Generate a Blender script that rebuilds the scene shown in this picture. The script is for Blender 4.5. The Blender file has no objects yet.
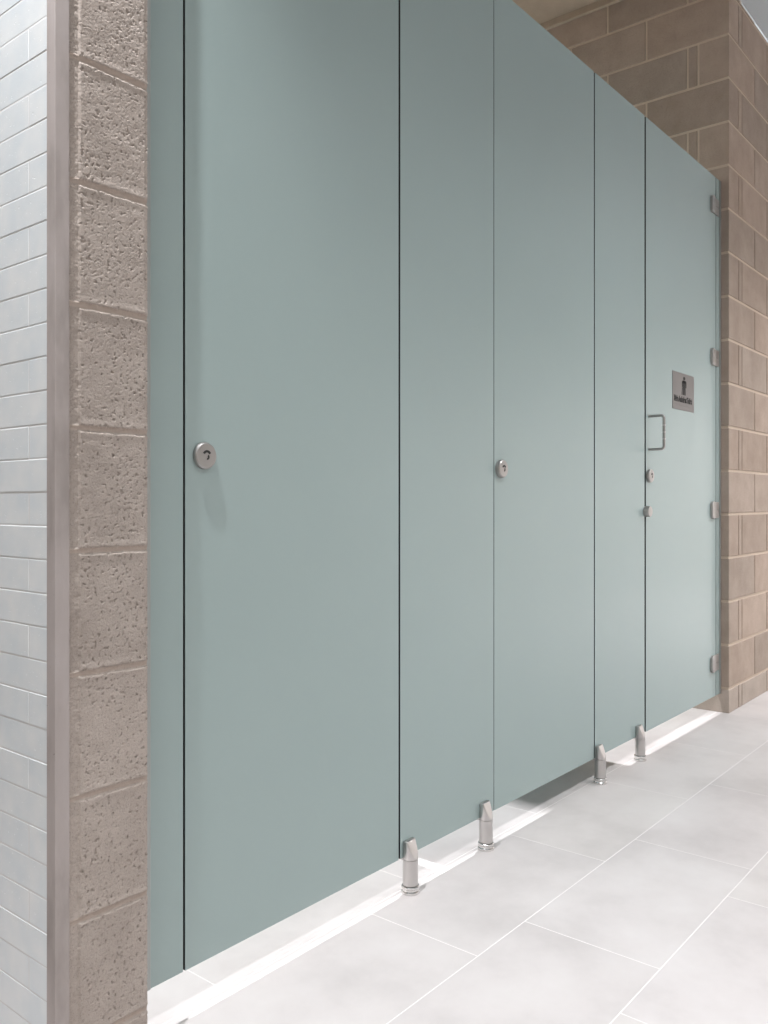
import bpy, bmesh, math, random
from mathutils import Vector, Matrix, noise
random.seed(7)
C = bpy.context.scene.collection
S = bpy.context.scene

# ------------------------------------------------------------------ camera
F, CX, HY = 858.0, 384.0, 502.0
TH = math.atan2(705.0, F)               # angle between the view axis and the partition line
ct, st = math.cos(TH), math.sin(TH)
H = 0.962                                # eye height
D = 1.303                               # partition front face
YP = 1.265                              # face of the two block piers
def px_x(x, y=D):                       # where along the partition line an image column lands
    r = x - CX
    return y * (ct*F + st*r) / (st*F - ct*r)
cam = bpy.data.cameras.new('camera'); camo = bpy.data.objects.new('camera', cam); C.objects.link(camo)
camo.location = (0, 0, H)
camo.rotation_euler = (math.pi/2, 0, math.atan2(st, ct) - math.pi/2)
cam.sensor_fit = 'HORIZONTAL'; cam.sensor_width = 36; cam.lens = F/768*36
cam.shift_y = -(512-HY)/768
cam.clip_start = 0.02
S.camera = camo

# ------------------------------------------------------------------ materials
def srgb(r, g, b):
    f = lambda c: (c/255/12.92) if c/255 <= .04045 else ((c/255+.055)/1.055)**2.4
    return (f(r), f(g), f(b), 1)
def mat(name, col, rough=.5, metal=0, spec=.5):
    m = bpy.data.materials.new(name); m.use_nodes = True
    b = m.node_tree.nodes['Principled BSDF']
    b.inputs['Base Color'].default_value = col
    b.inputs['Roughness'].default_value = rough
    b.inputs['Metallic'].default_value = metal
    b.inputs['Specular IOR Level'].default_value = spec
    return m
def nd(m, t, **kw):
    n = m.node_tree.nodes.new(t)
    for k, v in kw.items(): setattr(n, k, v)
    return n
def coords(m, scale=(1, 1, 1)):
    g = nd(m, 'ShaderNodeNewGeometry'); mp = nd(m, 'ShaderNodeMapping')
    mp.inputs['Scale'].default_value = scale
    m.node_tree.links.new(g.outputs['Position'], mp.inputs['Vector'])
    return mp.outputs['Vector']
def noise_n(m, vec, scale, detail=4, rough=.6):
    n = nd(m, 'ShaderNodeTexNoise'); n.inputs['Scale'].default_value = scale
    n.inputs['Detail'].default_value = detail; n.inputs['Roughness'].default_value = rough
    m.node_tree.links.new(vec, n.inputs['Vector']); return n.outputs['Fac']
def ramp(m, fac, stops):
    r = nd(m, 'ShaderNodeValToRGB'); e = r.color_ramp.elements
    e[0].position, e[0].color = stops[0]; e[1].position, e[1].color = stops[-1]
    for p, c in stops[1:-1]:
        k = e.new(p); k.color = c
    m.node_tree.links.new(fac, r.inputs['Fac']); return r.outputs['Color']
def bump(m, h, strength, dist, prev=None):
    b = nd(m, 'ShaderNodeBump'); b.inputs['Strength'].default_value = strength
    b.inputs['Distance'].default_value = dist
    m.node_tree.links.new(h, b.inputs['Height'])
    if prev is not None: m.node_tree.links.new(prev, b.inputs['Normal'])
    return b.outputs['Normal']
def setn(m, nrm): m.node_tree.links.new(nrm, m.node_tree.nodes['Principled BSDF'].inputs['Normal'])
def setc(m, c): m.node_tree.links.new(c, m.node_tree.nodes['Principled BSDF'].inputs['Base Color'])
def grey(v): return (v, v, v, 1)

# compact laminate, eggshell finish, faint mottling
M_panel = mat('sage_laminate', srgb(161, 178, 177), .27, 0, .5)
v = coords(M_panel)
setc(M_panel, ramp(M_panel, noise_n(M_panel, v, 2.0, 3), [(.3, srgb(160, 177, 176)), (.7, srgb(162, 179, 178))]))
setn(M_panel, bump(M_panel, noise_n(M_panel, v, 900, 2), .05, .0004))
M_core = mat('black_laminate_core', srgb(38, 38, 38), .6)
M_steel = mat('satin_steel', (.62, .60, .59, 1), .33, 1)
M_nickel = mat('dull_nickel', (.43, .415, .405, 1), .38, 1)
v = coords(M_steel, (1, 1, .06))
setn(M_steel, bump(M_steel, noise_n(M_steel, v, 900, 2), .08, .0002))
M_steel2 = mat('polished_steel', (.74, .73, .72, 1), .16, 1)
M_alu = mat('anodised_aluminium', (.40, .42, .41, 1), .45, .6)
M_dark = mat('dark_slot', srgb(45, 45, 45), .5)
M_ink = mat('black_ink', srgb(22, 20, 20), .6)
M_sign = mat('brushed_sign_plate', (.24, .225, .22, 1), .45, .5)
v = coords(M_sign, (1, 1, .04))
setn(M_sign, bump(M_sign, noise_n(M_sign, v, 1500, 2), .12, .0002))

def block_mat(name, c0, c1, fine=1.0):
    m = mat(name, c0, .95, 0, .15)
    v = coords(m)
    oi = nd(m, 'ShaderNodeAttribute'); oi.attribute_name = 'tone'
    base = ramp(m, noise_n(m, v, 9, 5), [(.3, c0), (.72, c1)])
    sp = ramp(m, noise_n(m, v, 420, 3, .7), [(.30, grey(.62)), (.46, grey(1)), (.66, grey(1.0)), (.8, grey(1))])
    mx = nd(m, 'ShaderNodeMix', data_type='RGBA', blend_type='MULTIPLY'); mx.inputs[0].default_value = .8
    L = m.node_tree.links
    L.new(base, mx.inputs[6]); L.new(sp, mx.inputs[7])
    mx2 = nd(m, 'ShaderNodeMix', data_type='RGBA', blend_type='MULTIPLY'); mx2.inputs[0].default_value = 1
    L.new(mx.outputs[2], mx2.inputs[6]); L.new(oi.outputs['Color'], mx2.inputs[7])
    setc(m, mx2.outputs[2])
    n1 = bump(m, noise_n(m, v, 260, 4, .7), .55*fine, .004)
    pits = ramp(m, noise_n(m, v, 150, 3, .6), [(.34, grey(0)), (.44, grey(1))])
    setn(m, bump(m, pits, .5*fine, .004, n1))
    return m
M_block = block_mat('concrete_block', srgb(176, 160, 147), srgb(192, 176, 164))
M_pier = block_mat('pitted_concrete_block', srgb(174, 163, 155), srgb(190, 179, 171), .45)
M_mortar = mat('pale_mortar', srgb(208, 192, 176), .95, 0, .1)
v = coords(M_mortar); setn(M_mortar, bump(M_mortar, noise_n(M_mortar, v, 300, 4), .4, .003))

M_tile = mat('white_glazed_brick_tile', srgb(232, 237, 240), .3, 0, .5)
v = coords(M_tile)
L = M_tile.node_tree.links
setc(M_tile, ramp(M_tile, noise_n(M_tile, v, 14, 2), [(.35, srgb(226, 233, 237)), (.7, srgb(238, 241, 242))]))
p1 = ramp(M_tile, noise_n(M_tile, v, 160, 2, .5), [(.27, grey(0)), (.31, grey(1))])
nn = bump(M_tile, noise_n(M_tile, v, 22, 2), .07, .004)
setn(M_tile, bump(M_tile, p1, .5, .0015, nn))
M_wgrout = mat('white_grout', srgb(228, 228, 228), .9, 0, .2)

M_edge = mat('cast_concrete_edge', srgb(205, 192, 188), .8, 0, .25)
v = coords(M_edge, (1, 1, .35))
a = ramp(M_edge, noise_n(M_edge, v, 14, 4), [(.30, srgb(158, 150, 146)), (.50, srgb(178, 169, 166)), (.75, srgb(186, 178, 176))])
b_ = ramp(M_edge, noise_n(M_edge, coords(M_edge), 95, 1), [(.18, grey(.45)), (.22, grey(1))])
mx = nd(M_edge, 'ShaderNodeMix', data_type='RGBA', blend_type='MULTIPLY'); mx.inputs[0].default_value = 1
M_edge.node_tree.links.new(a, mx.inputs[6]); M_edge.node_tree.links.new(b_, mx.inputs[7]); setc(M_edge, mx.outputs[2])
setn(M_edge, bump(M_edge, noise_n(M_edge, v, 60, 4), .25, .003))

M_floor = mat('stone_look_porcelain', srgb(214, 208, 206), .42, 0, .45)
v = coords(M_floor)
at = nd(M_floor, 'ShaderNodeAttribute'); at.attribute_name = 'tone'
a = ramp(M_floor, noise_n(M_floor, v, 3.2, 6, .62), [(.30, srgb(190, 185, 184)), (.52, srgb(204, 199, 198)), (.75, srgb(212, 208, 207))])
mx = nd(M_floor, 'ShaderNodeMix', data_type='RGBA', blend_type='MULTIPLY'); mx.inputs[0].default_value = 1
M_floor.node_tree.links.new(a, mx.inputs[6]); M_floor.node_tree.links.new(at.outputs['Color'], mx.inputs[7]); setc(M_floor, mx.outputs[2])
setn(M_floor, bump(M_floor, noise_n(M_floor, v, 350, 3), .06, .001))
M_fgrout = mat('pale_floor_grout', srgb(229, 225, 223), .9, 0, .2)
M_paint = mat('white_painted_wall', srgb(225, 222, 218), .8, 0, .2)
M_ceil = mat('pale_ceiling', srgb(190, 198, 202), .9, 0, .2)
v = coords(M_ceil); setn(M_ceil, bump(M_ceil, noise_n(M_ceil, v, 60, 3), .1, .002))
M_soffit = mat('raw_concrete_soffit', srgb(188, 170, 152), .95, 0, .1)
v = coords(M_soffit); setc(M_soffit, ramp(M_soffit, noise_n(M_soffit, v, 6, 5), [(.3, srgb(182, 164, 146)), (.7, srgb(202, 184, 166))]))

# ------------------------------------------------------------------ mesh helpers
def box(bm, x0, x1, y0, y1, z0, z1, mi=0, bev=0, seg=2):
    if bev:
        t = bmesh.new(); box0(t, x0, x1, y0, y1, z0, z1, mi, bev, seg)
        me = bpy.data.meshes.new('t'); t.to_mesh(me); t.free(); bm.from_mesh(me); bpy.data.meshes.remove(me); return
    return box0(bm, x0, x1, y0, y1, z0, z1, mi, 0, seg)
def box0(bm, x0, x1, y0, y1, z0, z1, mi=0, bev=0, seg=2):
    vs = [bm.verts.new((x, y, z)) for z in (z0, z1) for y in (y0, y1) for x in (x0, x1)]
    fs = [(0,2,3,1), (4,5,7,6), (0,1,5,4), (2,6,7,3), (0,4,6,2), (1,3,7,5)]
    out = [bm.faces.new([vs[i] for i in f]) for f in fs]
    for f in out: f.material_index = mi
    if bev:
        es = list({e for f in out for e in f.edges})
        r = bmesh.ops.bevel(bm, geom=es, offset=bev, segments=seg, affect='EDGES', profile=.5, material=mi)
        out = [f for f in r['faces'] if f.is_valid] + [f for f in out if f.is_valid]
    return out
def cyl(bm, c, axis, r0, r1, h, n=32, mi=0):
    """cylinder or cone frustum from point c along axis"""
    q = Vector((0, 0, 1)).rotation_difference(Vector(axis).normalized())
    m = Matrix.Translation(Vector(c)+Vector(axis).normalized()*h/2) @ q.to_matrix().to_4x4()
    r = bmesh.ops.create_cone(bm, cap_ends=True, segments=n, radius1=r0, radius2=r1, depth=h, matrix=m)
    for f in {f for v_ in r['verts'] for f in v_.link_faces}: f.material_index = mi
    return r['verts']
def lathe(bm, prof, c, axis, n=40, mi=0):
    """profile [(radius, height)] spun about axis from c"""
    q = Vector((0, 0, 1)).rotation_difference(Vector(axis).normalized()).to_matrix()
    rings = []
    for r, h in prof:
        if r < 1e-6: rings.append([bm.verts.new(Vector(c)+q@Vector((0, 0, h)))])
        else: rings.append([bm.verts.new(Vector(c)+q@Vector((r*math.cos(2*math.pi*i/n), r*math.sin(2*math.pi*i/n), h))) for i in range(n)])
    for a_, b2 in zip(rings, rings[1:]):
        for i in range(n):
            j = (i+1) % n
            if len(a_) == 1 and len(b2) == 1: continue
            if len(a_) == 1: f = bm.faces.new((a_[0], b2[i], b2[j]))
            elif len(b2) == 1: f = bm.faces.new((a_[i], a_[j], b2[0]))
            else: f = bm.faces.new((a_[i], a_[j], b2[j], b2[i]))
            f.material_index = mi
def tube(bm, pts, r, n=14, mi=0):
    pts = [Vector(p) for p in pts]; rings = []
    up = None
    for i, p in enumerate(pts):
        t = (pts[min(i+1, len(pts)-1)]-pts[max(i-1, 0)]).normalized()
        if up is None: up = t.orthogonal().normalized()
        up = (up - t*up.dot(t)).normalized(); w = t.cross(up)
        rings.append([bm.verts.new(p+up*r*math.cos(2*math.pi*k/n)+w*r*math.sin(2*math.pi*k/n)) for k in range(n)])
    for a_, b2 in zip(rings, rings[1:]):
        for k in range(n):
            j = (k+1) % n; bm.faces.new((a_[k], a_[j], b2[j], b2[k])).material_index = mi
    bm.faces.new(list(reversed(rings[0]))).material_index = mi; bm.faces.new(rings[-1]).material_index = mi
def prism(bm, poly, y0, y1, mi=0):
    """outline [(x, z)] given depth from y0 to y1"""
    a_ = [bm.verts.new((x, y0, z)) for x, z in poly]; b2 = [bm.verts.new((x, y1, z)) for x, z in poly]
    n = len(poly)
    bm.faces.new(a_).material_index = mi; bm.faces.new(list(reversed(b2))).material_index = mi
    for i in range(n):
        j = (i+1) % n; bm.faces.new((a_[i], b2[i], b2[j], a_[j])).material_index = mi
def obj(name, bm, mats, parent=None, smooth=None):
    bmesh.ops.recalc_face_normals(bm, faces=bm.faces)
    me = bpy.data.meshes.new(name); bm.to_mesh(me); bm.free()
    for m in (mats if isinstance(mats, (list, tuple)) else [mats]): me.materials.append(m)
    o = bpy.data.objects.new(name, me); C.objects.link(o)
    if parent: 
        o.parent = parent; acc = Vector(); q = parent
        while q: acc += q.location; q = q.parent
        me.transform(Matrix.Translation(-acc))
    if smooth is not None:
        me.shade_smooth()
        for e in me.edges: pass
        me.set_sharp_from_angle(angle=math.radians(smooth))
    return o
def struct(name, bm, mats, **k):
    o = obj(name, bm, mats, **k); o['kind'] = 'structure'; return o
def thing(name, loc, label, cat, group=None):
    o = bpy.data.objects.new(name, None); C.objects.link(o); o.location = loc
    o.empty_display_size = .1; o['kind'] = 'thing'; o['label'] = label; o['category'] = cat
    if group: o['group'] = group
    return o
def tone_attr(me, fn):
    a_ = me.color_attributes.new('tone', 'FLOAT_COLOR', 'CORNER')
    for p in me.polygons:
        c = fn(p)
        for li in p.loop_indices: a_.data[li].color = c

# ------------------------------------------------------------------ floor of rectangular tiles in a stepped bond
X_MIN, X_MAX, Y_MIN, Y_MAX = -2.4, 9.2, -1.9, 3.05
bm = bmesh.new()
box(bm, X_MIN, X_MAX, Y_MIN, Y_MAX, -.06, -.0003, mi=1)
PY, PX, G = .318, .6197, .0025
k0 = int(math.floor((Y_MIN-1.0005)/PY)); k1 = int(math.ceil((Y_MAX-1.0005)/PY))
for k in range(k0, k1):
    y0, y1 = 1.0005+k*PY, 1.0005+(k+1)*PY
    off = 2.150 if k % 2 == 0 else 1.7265
    n0 = int(math.floor((X_MIN-off)/PX)); n1 = int(math.ceil((X_MAX-off)/PX))
    for n in range(n0, n1):
        xa, xb = max(off+n*PX+G/2, X_MIN), min(off+(n+1)*PX-G/2, X_MAX)
        ya, yb = max(y0+G/2, Y_MIN), min(y1-G/2, Y_MAX)
        if xb-xa < .01 or yb-ya < .01: continue
        box(bm, xa, xb, ya, yb, -.012, 0, 0, bev=.0003, seg=1)
fl = struct('floor', bm, [M_floor, M_fgrout])
tones = {}
def ft(p):
    if p.material_index == 1: return (1, 1, 1, 1)
    c = p.center; k = math.floor((c.y-1.0005)/PY); off = 2.150 if k % 2 == 0 else 1.7265
    key = (k, math.floor((c.x-off)/PX))
    if key not in tones:
        g = 1-random.random()*.05; tones[key] = (g, g*(1-random.random()*.008), g*(1-random.random()*.012), 1)
    return tones[key]
tone_attr(fl.data, ft)

# ------------------------------------------------------------------ block masonry
Z0, PZ = .082, .2                              # a bed joint lies at Z0 + n*PZ
ZF0, PF = .111, .1989
XW = 4.012                                    # far pier, face towards the cubicles
JT = .0120
def courses(ztop):
    z = ZF0-PF; i = -1; out = []
    while z < ztop:
        a_, b2 = max(z+JT/2, 0), min(z+PF-JT/2, ztop)
        if b2-a_ > .008: out.append((i, a_, b2))
        z += PF; i += 1
    return out
def block_wall():
    bm = bmesh.new()
    top = 3.465
    # mortar core, set back 4 mm behind the block faces
    box(bm, XW+.004, XW+.19, YP+.004, Y_MAX, 0, top, mi=1)
    box(bm, XW+.19, X_MAX, YP+.004, YP+.19, 0, 3.31, mi=1)
    for i, z0, z1 in courses(top):
        # z of the joint below this course: Z0+i*PZ ; i==14 is the 2.87-3.07 course
        A = (i % 2 == 0)
        lim = .012
        if A:
            box(bm, XW, XW+.385, YP, YP+.135, z0, min(z1, 3.31), 0, bev=.0025)      # corner block lies along the front
            xs, ys = XW+.395, YP+.145
            box(bm, XW, XW+.06, ys, ys+.040, z0, z1, 0, bev=.002); ys += .050
        else:
            box(bm, XW, XW+.135, YP, YP+.385, z0, min(z1, 3.31) if z1 > 3.31 else z1, 0, bev=.0025)
            xs, ys = XW+.145, YP+.395
            if z0 < 3.30: box(bm, xs, xs+.040, YP, YP+.06, z0, min(z1, 3.31), 0, bev=.002)
            xs += .050
        while xs < X_MAX-.02 and z0 < 3.29:
            e = min(xs+.39, X_MAX); box(bm, xs, e, YP, YP+.06, z0, min(z1, 3.31), 0, bev=.0025); xs = e+.01
        while ys < Y_MAX-.02:
            e = min(ys+.39, Y_MAX); box(bm, XW, XW+.06, ys, e, z0, z1, 0, bev=.0025); ys = e+.01
    o = struct('wall_right', bm, [M_block, M_mortar])
    # each block has its own tone
    t = {}
    me = o.data
    import collections
    bmm = bmesh.new(); bmm.from_mesh(me); bmm.faces.ensure_lookup_table()
    seen = [None]*len(bmm.faces); g = 0
    for f in bmm.faces:
        if seen[f.index] is not None: continue
        stack = [f]; seen[f.index] = g
        while stack:
            q = stack.pop()
            for e in q.edges:
                for h in e.link_faces:
                    if seen[h.index] is None: seen[h.index] = g; stack.append(h)
        g += 1
    bmm.free()
    vals = [(lambda s, w: (s, s*(1-w), s*(1-1.7*w), 1))(random.uniform(.84, 1.04), random.uniform(-.005, .035)) for _ in range(g)]
    tone_attr(me, lambda p: (1.02, 1.06, 1.09, 1) if p.center.z < ZF0-.004 else vals[seen[p.index]])
    return o
block_wall()

# near pier: pitted concrete block modelled in relief
XA, XJ, XB = .745, .7625, px_x(147.9, YP)
def pier():
    nx, step = 112, .0013
    zs = []; z = 0.0
    while z < 1.95: zs.append(z); z += .0013
    while z < 3.31: zs.append(z); z += .012
    zs.append(3.31)
    N = noise.noise
    bm = bmesh.new(); grid = []
    xs = [XA+(XB-XA)*i/nx for i in range(nx+1)]
    sm = lambda a_, b2, t: (lambda u: u*u*(3-2*u))(min(1, max(0, (t-a_)/(b2-a_))))
    mort = {}
    for zi, z in enumerate(zs):
        row = []
        for xi, x in enumerate(xs):
            w = .0016*N(Vector((x*38, 0, z*38)))+.0012*N(Vector((x*160, 5, z*160)))
            u = ((z-Z0+PZ/2) % PZ)-PZ/2                              # distance to the nearest bed joint
            bed = 1-sm(.0035, .0065, abs(u)+w)
            ver = 1-sm(-.0015, .0015, x-XJ+w*.5)
            p = Vector((x, 0, z))
            n1 = N(p*165)+.6*N(p*360+Vector((3, 1, 7)))+.35*N(p*760)
            dens = N(p*16+Vector((9, 9, 9)))*.22+.03
            pit = sm(.42-dens, .82-dens, n1)
            n2 = N(p*110+Vector((4, 2, 0)))+.5*N(p*300)
            big = sm(.62-dens, .85-dens, n2)
            grain = .00030*N(p*420)+.00035*N(p*45)
            fringe = sm(.002, .010, XB-x) 
            blockh = -.0025*pit-.0022*big+grain*1.3 - .0015*(1-fringe)**2
            edge = .0006*(1-sm(.0, .010, abs(abs(u)-.008)))
            joint = -.0030+.0009*N(p*70)+.0004*N(p*300) + .0012*sm(.0, .004, u)
            verth = -.0032+.0009*N(p*50)+.0006*N(p*240)
            h = blockh+edge
            h = h*(1-bed)+joint*bed
            h = h*(1-ver)+(verth*(1-bed)+joint*bed)*ver
            row.append(bm.verts.new((x, YP-h, z)))
        grid.append(row)
    for a_, b2, z in zip(grid, grid[1:], zs):
        u = ((z-Z0+PZ/2) % PZ)-PZ/2
        for i in range(nx):
            f = bm.faces.new((a_[i], a_[i+1], b2[i+1], b2[i]))
            f.material_index = 1 if abs(u) < .0042 else 0
    # the rest of the pier: right return into the first cubicle and the core
    yb = Y_MAX
    r0 = [row[-1] for row in grid]; back = [bm.verts.new((XB, yb, v_.co.z)) for v_ in (r0[0], r0[-1])]
    bm.faces.new(r0+[back[1], back[0]])
    l0 = [row[0] for row in grid]; bl = [bm.verts.new((XA, yb, v_.co.z)) for v_ in (l0[0], l0[-1])]
    bm.faces.new(list(reversed(l0))+[bl[0], bl[1]])
    bm.faces.new((back[0], back[1], bl[1], bl[0]))
    bm.faces.new(list(grid[-1])+[back[1], bl[1]]); bm.faces.new(list(reversed(grid[0]))+[bl[0], back[0]])
    o = struct('wall_left', bm, [M_pier, M_pmortar], smooth=70)
    tv = {i: random.uniform(.95, 1.03) for i in range(-2, 20)}
    tone_attr(o.data, lambda p: (lambda s: (s, s, s, 1))(tv[math.floor((p.center.z-Z0)/PZ)] if p.material_index == 0 else 1))
M_pmortar = mat('pier_mortar', srgb(182, 168, 158), .95, 0, .1)
v = coords(M_pmortar); setn(M_pmortar, bump(M_pmortar, noise_n(M_pmortar, v, 400, 4), .35, .002))
pier()

# cast edge trim at the pier corner
XT0, YT1 = .7180, 1.2895
bm = bmesh.new(); box(bm, XT0, XA-.0015, YP-.0015, YT1, 0, 3.31, 0, bev=.0015)
struct('trim_1', bm, [M_edge])

# white brick tile wall on the pier's left flank
bm = bmesh.new()
XTf = XT0+.0012
box(bm, XTf+.0005, XA-.002, YT1, Y_MAX, 0, 3.31, mi=1)
PR, TL, g = .0545, .2, .0016
zr = .978-PR*math.floor(.978/PR)-PR; r = int(round((zr-.978)/PR))
while zr < 3.31:
    a_, b2 = max(zr+g/2, 0), min(zr+PR-g/2, 3.31)
    if b2-a_ > .004:
        has = (r % 2 != 0)
        ys = YT1+.0005; nxt = 1.347 if has else 1.447
        while ys < Y_MAX-.01:
            e = min(nxt-g/2, Y_MAX)
            dx = random.uniform(-.0003, .0003)
            vs0 = set(bm.verts)
            box(bm, XTf+dx, XTf+.012, ys, e, a_, b2, 0, bev=.0014, seg=3)
            ys = nxt+g/2; nxt += TL
    zr += PR; r += 1
struct('wall_side', bm, [M_tile, M_wgrout])

# rest of the room shell
def wallbox(name, m, *a): 
    bm = bmesh.new(); box(bm, *a); return struct(name, bm, [m])
wallbox('wall_back', M_paint, X_MIN, X_MAX+.1, Y_MAX, Y_MAX+.1, 0, 3.53)
wallbox('wall_front', M_paint, X_MIN, X_MAX+.1, Y_MIN-.1, Y_MIN, 0, 3.32)
wallbox('wall_far', M_paint, X_MAX, X_MAX+.1, Y_MIN, YP, 0, 3.32)
wallbox('wall_near', M_mortar, X_MIN-.1, X_MIN, Y_MIN-.1, Y_MAX+.1, 0, 3.32)
bm = bmesh.new()
box(bm, X_MIN, X_MAX, Y_MIN, YP, 3.315, 3.50)
box(bm, X_MIN, XA-.01, YP, Y_MAX, 3.315, 3.50)
struct('ceiling', bm, [M_ceil])
wallbox('ceiling_cubicles', M_soffit, XB-.1, XW+.2, YP+.002, Y_MAX, 3.47, 3.53)
bm = bmesh.new()
box(bm, XW-.022, XW-.002, YP+.05, Y_MAX, 3.430, 3.440, bev=.001); box(bm, XW-.014, XW-.002, YP+.05, Y_MAX, 3.444, 3.469, bev=.001)
struct('trim_2', bm, [M_soffit])

# ------------------------------------------------------------------ the cubicle front
T = .013
ZB, ZT = .087, 2.429
seam = [px_x(149.2), px_x(184.2), px_x(399.6), px_x(494), px_x(594.5), px_x(645.3), px_x(716)]
def slab(x0, x1, parent, name='board', dy=0.0, zb=ZB, zt=ZT):
    bm = bmesh.new()
    fs = box(bm, x0, x1, D+dy, D+dy+T, zb, zt, 0, bev=.0009, seg=2)
    bm.normal_update()
    for f in bm.faces: f.material_index = 0 if abs(f.normal.y) > .35 else 1
    return obj(name, bm, [M_panel, M_core], parent)

def foot(x, parent):
    """clamp leg: a round post in front of the laminate, slanted at the top, with a clip behind, on a levelling base"""
    yc = D-.0105; R = .0192; zs = ZB-.004; zt = .129
    bm = bmesh.new()
    lathe(bm, [(0, .020), (R-.0015, .020), (R, .0215), (R, zs), (0, zs)], (x, yc, 0), (0, 0, 1), 48)
    tmp = bmesh.new()
    cyl(tmp, (x, yc, zs), (0, 0, 1), R, R, zt-zs, 64)
    def cut(co, no):
        bmesh.ops.bisect_plane(tmp, geom=tmp.verts[:]+tmp.edges[:]+tmp.faces[:], plane_co=co, plane_no=no, clear_outer=True)
        bmesh.ops.holes_fill(tmp, edges=[e for e in tmp.edges if e.is_boundary])
    cut((0, D-.0004, 0), (0, 1, 0))
    cut((x, D-.0130, zt), (.10, -.93, .36))                     # slants down towards the outer side
    bmesh.ops.recalc_face_normals(tmp, faces=tmp.faces)
    es = [e for e in tmp.edges if len(e.link_faces) == 2 and e.calc_face_angle(0) > .5 and e.calc_length() > 0]
    bmesh.ops.bevel(tmp, geom=es, offset=.0022, segments=3, affect='EDGES', profile=.5)
    me = bpy.data.meshes.new('t'); tmp.to_mesh(me); tmp.free(); bm.from_mesh(me); bpy.data.meshes.remove(me)
    leg = obj('leg', bm, [M_steel], parent, smooth=28)
    bm = bmesh.new()
    box(bm, x-.012, x+.012, yc+.004, D+T+.0045, zs-.004, ZB-.0006, bev=.0006, seg=1)
    box(bm, x-.012, x+.012, D+T+.0006, D+T+.0045, ZB-.0006, ZB+.045, bev=.0006, seg=1)
    obj('rear_clip', bm, [M_steel], leg)
    bm = bmesh.new()
    lathe(bm, [(0, 0), (.0222, 0), (.0228, .001), (.0228, .006), (.0208, .0085), (.0208, .0125), (.0222, .0145), (.0222, .0180), (.0208, .0196), (0, .0196)], (x, yc, 0), (0, 0, 1), 44)
    obj('foot_base', bm, [M_steel2], leg, smooth=28)

def lock(x, z, parent, dy=0.0, p=.0137):
    """round indicator lock: a bevelled disc with an arched window and a coin slot"""
    R = .0260; y = D+dy-.0003
    bm = bmesh.new()
    lathe(bm, [(0, 0), (R, 0), (R, p-.0057), (R-.0012, p-.0027), (R-.0035, p-.0009), (.0080, p-.0001), (0, p)], (x, y, z), (0, -1, 0), 56)
    body = obj('lock', bm, [M_nickel], parent, smooth=30)
    bm = bmesh.new()                                   # arched indicator window
    n = 14; a0, a1 = math.radians(28), math.radians(152)
    ro, ri = .0105, .0060
    poly = [(x+ro*math.cos(a0+(a1-a0)*i/n), z+ro*math.sin(a0+(a1-a0)*i/n)) for i in range(n+1)]
    poly += [(x+ri*math.cos(a1-(a1-a0)*i/n), z+ri*math.sin(a1-(a1-a0)*i/n)) for i in range(n+1)]
    prism(bm, poly, y-p-.0006, y-p+.0017)
    obj('indicator_window', bm, [M_dark], body)
    bm = bmesh.new()                                   # coin slot, a short thick comma
    a0, a1 = math.radians(-95), math.radians(60); ro, ri = .0052, .0018
    c = (x+.0005, z-.0028)
    poly = [(c[0]+ro*math.cos(a0+(a1-a0)*i/n), c[1]+ro*math.sin(a0+(a1-a0)*i/n)) for i in range(n+1)]
    poly += [(c[0]+ri*math.cos(a1-(a1-a0)*i/n), c[1]+ri*math.sin(a1-(a1-a0)*i/n)) for i in range(n+1)]
    prism(bm, poly, y-p-.0008, y-p+.0017)
    obj('coin_slot', bm, [M_dark], body)

gp = .0023; g2 = .0034; g3 = .0015; g4 = .0036; g5 = .0065; g6 = .003
# fixed panels
def fixed(x0, x1, label, feet=(), group=None):
    t = thing('partition_panel', ((x0+x1)/2, D+T/2, 0), label, 'partition panel', group)
    slab(x0, x1, t)
    for fx in feet: foot(fx, t)
    return t
xa = XB+.0004
p0 = thing('partition_panel', ((xa+seam[1])/2, D+T/2, 0), 'narrow pale sage filler panel fixed between the rough block pier and the leftmost door', 'partition panel')
slab(xa+.004, seam[1]-gp, p0)
bm = bmesh.new()
box(bm, xa, seam[0]+.0015, D-.0026, D-.0002, ZB, ZT, bev=.0006, seg=1)
box(bm, xa, xa+.0025, D-.0002, D+T, ZB, ZT)
obj('wall_channel', bm, [M_alu], p0)['label'] = 'thin aluminium channel'
p1 = fixed(seam[2]+g2, seam[3]-g3, 'sage panel right of the leftmost door, with the two nearest steel legs', (px_x(410.4, D-.0105), px_x(485.9, D-.0105)))
p2 = fixed(seam[4]+g4, seam[5]-g5, 'sage panel beside the sign door, on the two farthest steel legs', (px_x(600.3, D-.0105), px_x(640.1, D-.0105)))
xe = XW-.0004
p3 = thing('partition_panel', ((seam[6]+xe)/2, D+T/2, 0), 'very narrow sage strip between the hinges of the sign door and the block wall', 'partition panel')
slab(seam[6]+g6, xe-.004, p3)
bm = bmesh.new()
box(bm, xe-.016, xe, D-.0030, D-.0002, ZB, ZT, bev=.0006, seg=1); box(bm, xe-.0025, xe, D-.0002, D+T, ZB, ZT)
obj('wall_channel', bm, [M_alu], p3)['label'] = 'thin aluminium channel'

# unseen black strips added behind the panels, blocking cubicle light at the door gaps
for pp, xc in ((p0, seam[1]), (p1, seam[2]), (p2, seam[5])):
    bm = bmesh.new(); sgn = -1 if pp is p0 else -1
    box(bm, xc-.018, xc+.012, D+T+.0005, D+T+.0055, ZB, ZT, bev=.0005, seg=1)
    obj('gap_light_stop', bm, [M_core], pp)

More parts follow.
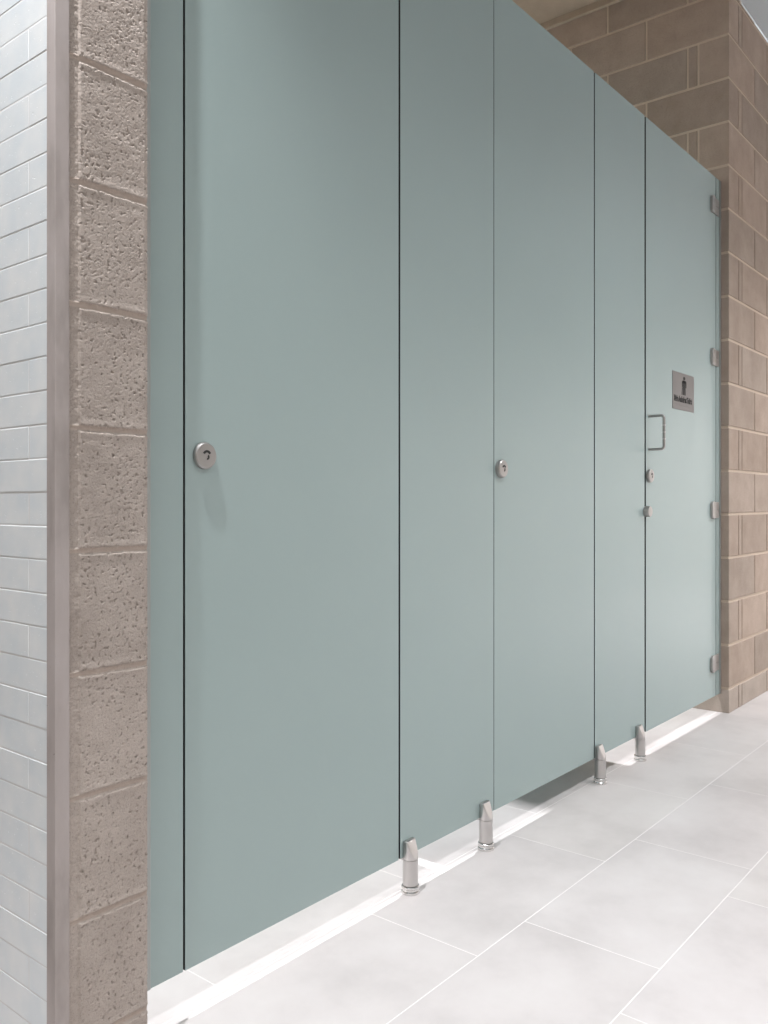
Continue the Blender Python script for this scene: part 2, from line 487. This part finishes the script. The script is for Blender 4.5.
# doors
d1 = thing('cubicle_door', ((seam[1]+seam[2])/2, D+T/2, 0), 'nearest and largest pale sage cubicle door, with a round steel lock at its left edge', 'door')
slab(seam[1]+gp, seam[2]-g2, d1)
lock(px_x(203.8), 1.0500, d1, p=.0092)
d2 = thing('cubicle_door', ((seam[3]+seam[4])/2, D+T/2, 0), 'middle pale sage cubicle door, between the two panels that stand on steel legs', 'door')
slab(seam[3]+g3, seam[4]-g4, d2)
lock(px_x(500.0), 1.057, d2)
d3 = thing('cubicle_door', ((seam[5]+seam[6])/2, D+T/2, 0), 'farthest pale sage cubicle door, with a grey sign, pull handle and four hinges', 'door')
slab(seam[5]+g5, seam[6]-g6, d3)
lock(px_x(648.6), 1.062, d3)
# pull handle
hx, z0, z1 = px_x(648.6), 1.163, 1.290
so = .060; rr = .011
pts = [(hx, D-.0004, z0)]
pts += [(hx, D-so+rr*(1-math.sin(a_)), z0+rr*(1-math.cos(a_))) for a_ in [math.pi/2*i/6 for i in range(7)]]
pts += [(hx, D-so+rr*(1-math.cos(a_)), z1-rr*(1-math.sin(a_))) for a_ in [math.pi/2*i/6 for i in range(7)]]
pts += [(hx, D-.0004, z1)]
bm = bmesh.new(); tube(bm, pts, .0052, 18)
for zc in (): lathe(bm, [(0, 0), (.009, 0), (.009, .002), (.0075, .003), (0, .003)], (hx, D-.0003, zc), (0, -1, 0), 28)
hd = obj('pull_handle', bm, [M_nickel], d3, smooth=40)
for i in range(3):
    zc = z0+.0375+i*.026
    bm = bmesh.new(); lathe(bm, [(.0050, -.003), (.0066, -.0022), (.0066, .0022), (.0050, .003)], (hx, D-so, zc), (0, 0, 1), 24)
    obj('grip_ring', bm, [M_steel], hd, smooth=30)
# round bumper plate lapping over the gap
bm = bmesh.new()
bx0 = px_x(645.2); lathe(bm, [(0, 0), (.0205, 0), (.0205, .017), (.0190, .0205), (0, .0215)], (bx0, D-.0004, .926), (0, -1, 0), 44)
obj('door_stop', bm, [M_nickel], d3, smooth=30)
# hinges
for zc in (2.293, 1.611, .926, .238):
    xh = seam[6]; hh = .039; xk0, xk1, xk2 = px_x(710.2), px_x(713.4), px_x(717.8)
    bm = bmesh.new(); n = 8                                             # rounded knuckle block on the door
    r_ = (xk1-xk0)/2; cx_ = (xk0+xk1)/2
    rz = .016
    poly = [(cx_+r_*math.cos(math.pi*k/n), zc+hh-rz+rz*math.sin(math.pi*k/n)) for k in range(n+1)]
    poly += [(cx_-r_*math.cos(math.pi*k/n), zc-hh+rz-rz*math.sin(math.pi*k/n)) for k in range(n+1)]
    prism(bm, poly, D-.0125, D-.0003)
    es = [e for e in bm.edges if all(abs(v_.co.y-(D-.0125)) < 1e-5 for v_ in e.verts)]
    bmesh.ops.bevel(bm, geom=es, offset=.003, segments=3, affect='EDGES', profile=.5)
    hg = obj('hinge', bm, [M_nickel], d3, smooth=50)
    bm = bmesh.new()
    box(bm, xk1+.0008, xk2, D-.0060, D-.0003, zc+.0008, zc+hh*.92, bev=.0010); box(bm, xk1+.0008, xk2, D-.0060, D-.0003, zc-hh*.92, zc-.0008, bev=.0010)
    obj('hinge_leaf', bm, [M_nickel], hg)
# sign plate
sx0, sx1 = px_x(672.2), px_x(693.6); sz0, sz1 = 1.342, 1.495
bm = bmesh.new(); box(bm, sx0, sx1, D-.0018, D-.0003, sz0, sz1, bev=.0005, seg=1)
sg = obj('sign', bm, [M_sign], d3); sg['label'] = 'grey metal toilet sign with black pictogram and lettering'
sw = sx1-sx0; sc = (sx0+sx1)/2+.006
bm = bmesh.new(); yf, yb = D-.0026, D-.0016
W = 1.9                                          # figure width factor
def P(pts): prism(bm, [(sc+x*W, sz0+z) for x, z in pts], yf, yb)
hz = .1335
P([(.0105/W*math.cos(2*math.pi*i/20), hz+.0066*math.sin(2*math.pi*i/20)) for i in range(20)])
P([(-.0105, .122), (-.0128, .119), (-.0128, .096), (-.0104, .096), (-.0104, .112), (-.0080, .112), (-.0080, .124), (.0080, .124), (.0080, .112), (.0104, .112), (.0104, .096), (.0128, .096), (.0128, .119), (.0105, .122), (.0080, .1245), (-.0080, .1245)][:14])
P([(-.0079, .1235), (-.0079, .098), (.0079, .098), (.0079, .1235)])
P([(-.0079, .0978), (-.0079, .064), (-.0018, .064), (-.0008, .0978)])
P([(.0008, .0978), (.0018, .064), (.0079, .064), (.0079, .0978)])
P([(-.0118, .095), (-.0150, .064), (-.0136, .064), (-.0106, .095)])          # walking aid
obj('pictogram', bm, [M_ink], sg)
tc = bpy.data.curves.new('lettering', 'FONT'); tc.body = 'Male Ambulant Toilet'; tc.size = .032; tc.align_x = 'CENTER'; tc.extrude = .0004; tc.offset = .0017
to = bpy.data.objects.new('lettering', tc); C.objects.link(to)
dg = bpy.context.evaluated_depsgraph_get(); me = bpy.data.meshes.new_from_object(to.evaluated_get(dg))
bpy.data.objects.remove(to); me.name = 'lettering'
w = max(v_.co.x for v_ in me.vertices)-min(v_.co.x for v_ in me.vertices)
s_ = sw*.82/w
me.transform(Matrix.Translation(((sx0+sx1)/2-.006, D-.0022, sz0+.034)) @ Matrix.Rotation(math.pi/2, 4, 'X') @ Matrix.Diagonal((s_, 1.0, 1, 1)))
bm = bmesh.new(); bm.from_mesh(me); bpy.data.meshes.remove(me)
obj('lettering', bm, [M_ink], sg)
# small raised dots under the words
bm = bmesh.new(); random.seed(3)
for i in range(20):
    if i in (4, 13): continue
    for a_ in (0, 1):
        for b2 in (0, 1, 2):
            if random.random() < .5: cyl(bm, (sx0+.03+i*.0088+a_*.0025, D-.0017, sz0+.021-b2*.0025), (0, -1, 0), .0008, .0005, .0006, 8)
obj('raised_dots', bm, [M_sign], sg)

# dividers between the cubicles
for xd, lab in ((1.845, 'pale sage divider standing behind the panel on the two nearest legs'), (2.985, 'pale sage divider standing behind the panel beside the sign door')):
    t = thing('divider_panel', (xd, 2.1, 0), lab, 'partition panel')
    bm = bmesh.new(); box(bm, xd-T/2, xd+T/2, D+T+.001, Y_MAX-.004, ZB, ZT, 0, bev=.0009)
    bm.normal_update()
    for f in bm.faces: f.material_index = 0 if abs(f.normal.x) > .35 else 1
    obj('board', bm, [M_panel, M_core], t)
    bm = bmesh.new(); cyl(bm, (xd, 2.5, 0), (0, 0, 1), .018, .018, ZB-.0006, 24); obj('leg', bm, [M_steel], t, smooth=30)

# ------------------------------------------------------------------ lights
def spot(name, loc, tgt, P, ang, blend, rad, col=(1, .97, .93)):
    l = bpy.data.lights.new(name, 'SPOT'); l.energy = P; l.spot_size = math.radians(ang); l.spot_blend = blend
    l.shadow_soft_size = rad; l.color = col
    o = bpy.data.objects.new(name, l); C.objects.link(o); o.location = loc
    o.rotation_euler = (Vector(tgt)-Vector(loc)).to_track_quat('-Z', 'Y').to_euler(); return o
def area(name, loc, sx, sy, P, col=(1, 1, 1), tgt=None):
    l = bpy.data.lights.new(name, 'AREA'); l.shape = 'RECTANGLE'; l.size = sx; l.size_y = sy; l.energy = P; l.color = col
    o = bpy.data.objects.new(name, l); C.objects.link(o); o.location = loc
    if tgt: o.rotation_euler = (Vector(tgt)-Vector(loc)).to_track_quat('-Z', 'Y').to_euler()
    return o
W0 = (.99, .998, 1.02)
spot('downlight_entry', (.37, 1.136, 3.30), (.74, .98, 0), 92, 68, 1.0, .012, W0)
spot('downlight_cubicle', (1.30, 2.15, 3.42), (1.30, 2.15, 0), 125, 80, .4, .02, W0)
spot('downlight_cubicle', (3.22, 2.15, 3.42), (3.22, 2.15, 0), 122, 80, .4, .02, W0)
for x, p, a_ in ((1.5, 32, 120), (3.2, 58, 122), (4.7, 28, 124), (6.3, 105, 138), (7.9, 190, 124)):
    spot('downlight_corridor', (x, -.3, 3.30), (x, -.3, 0), p, a_, .9, .08, W0)
area('side_fill', (-2.1, -.7, 3.28), .3, 1.2, 8, (.95, .98, 1))  # unseen fill added on the left to brighten the white tile wall

w = bpy.data.worlds.new('world'); S.world = w; w.use_nodes = True
w.node_tree.nodes['Background'].inputs[0].default_value = (.8, .85, .9, 1); w.node_tree.nodes['Background'].inputs[1].default_value = .2
S.view_settings.view_transform = 'Standard'; S.view_settings.look = 'None'; S.view_settings.gamma = 1
S.view_settings.use_curve_mapping = False
S.view_settings.exposure = 2.06
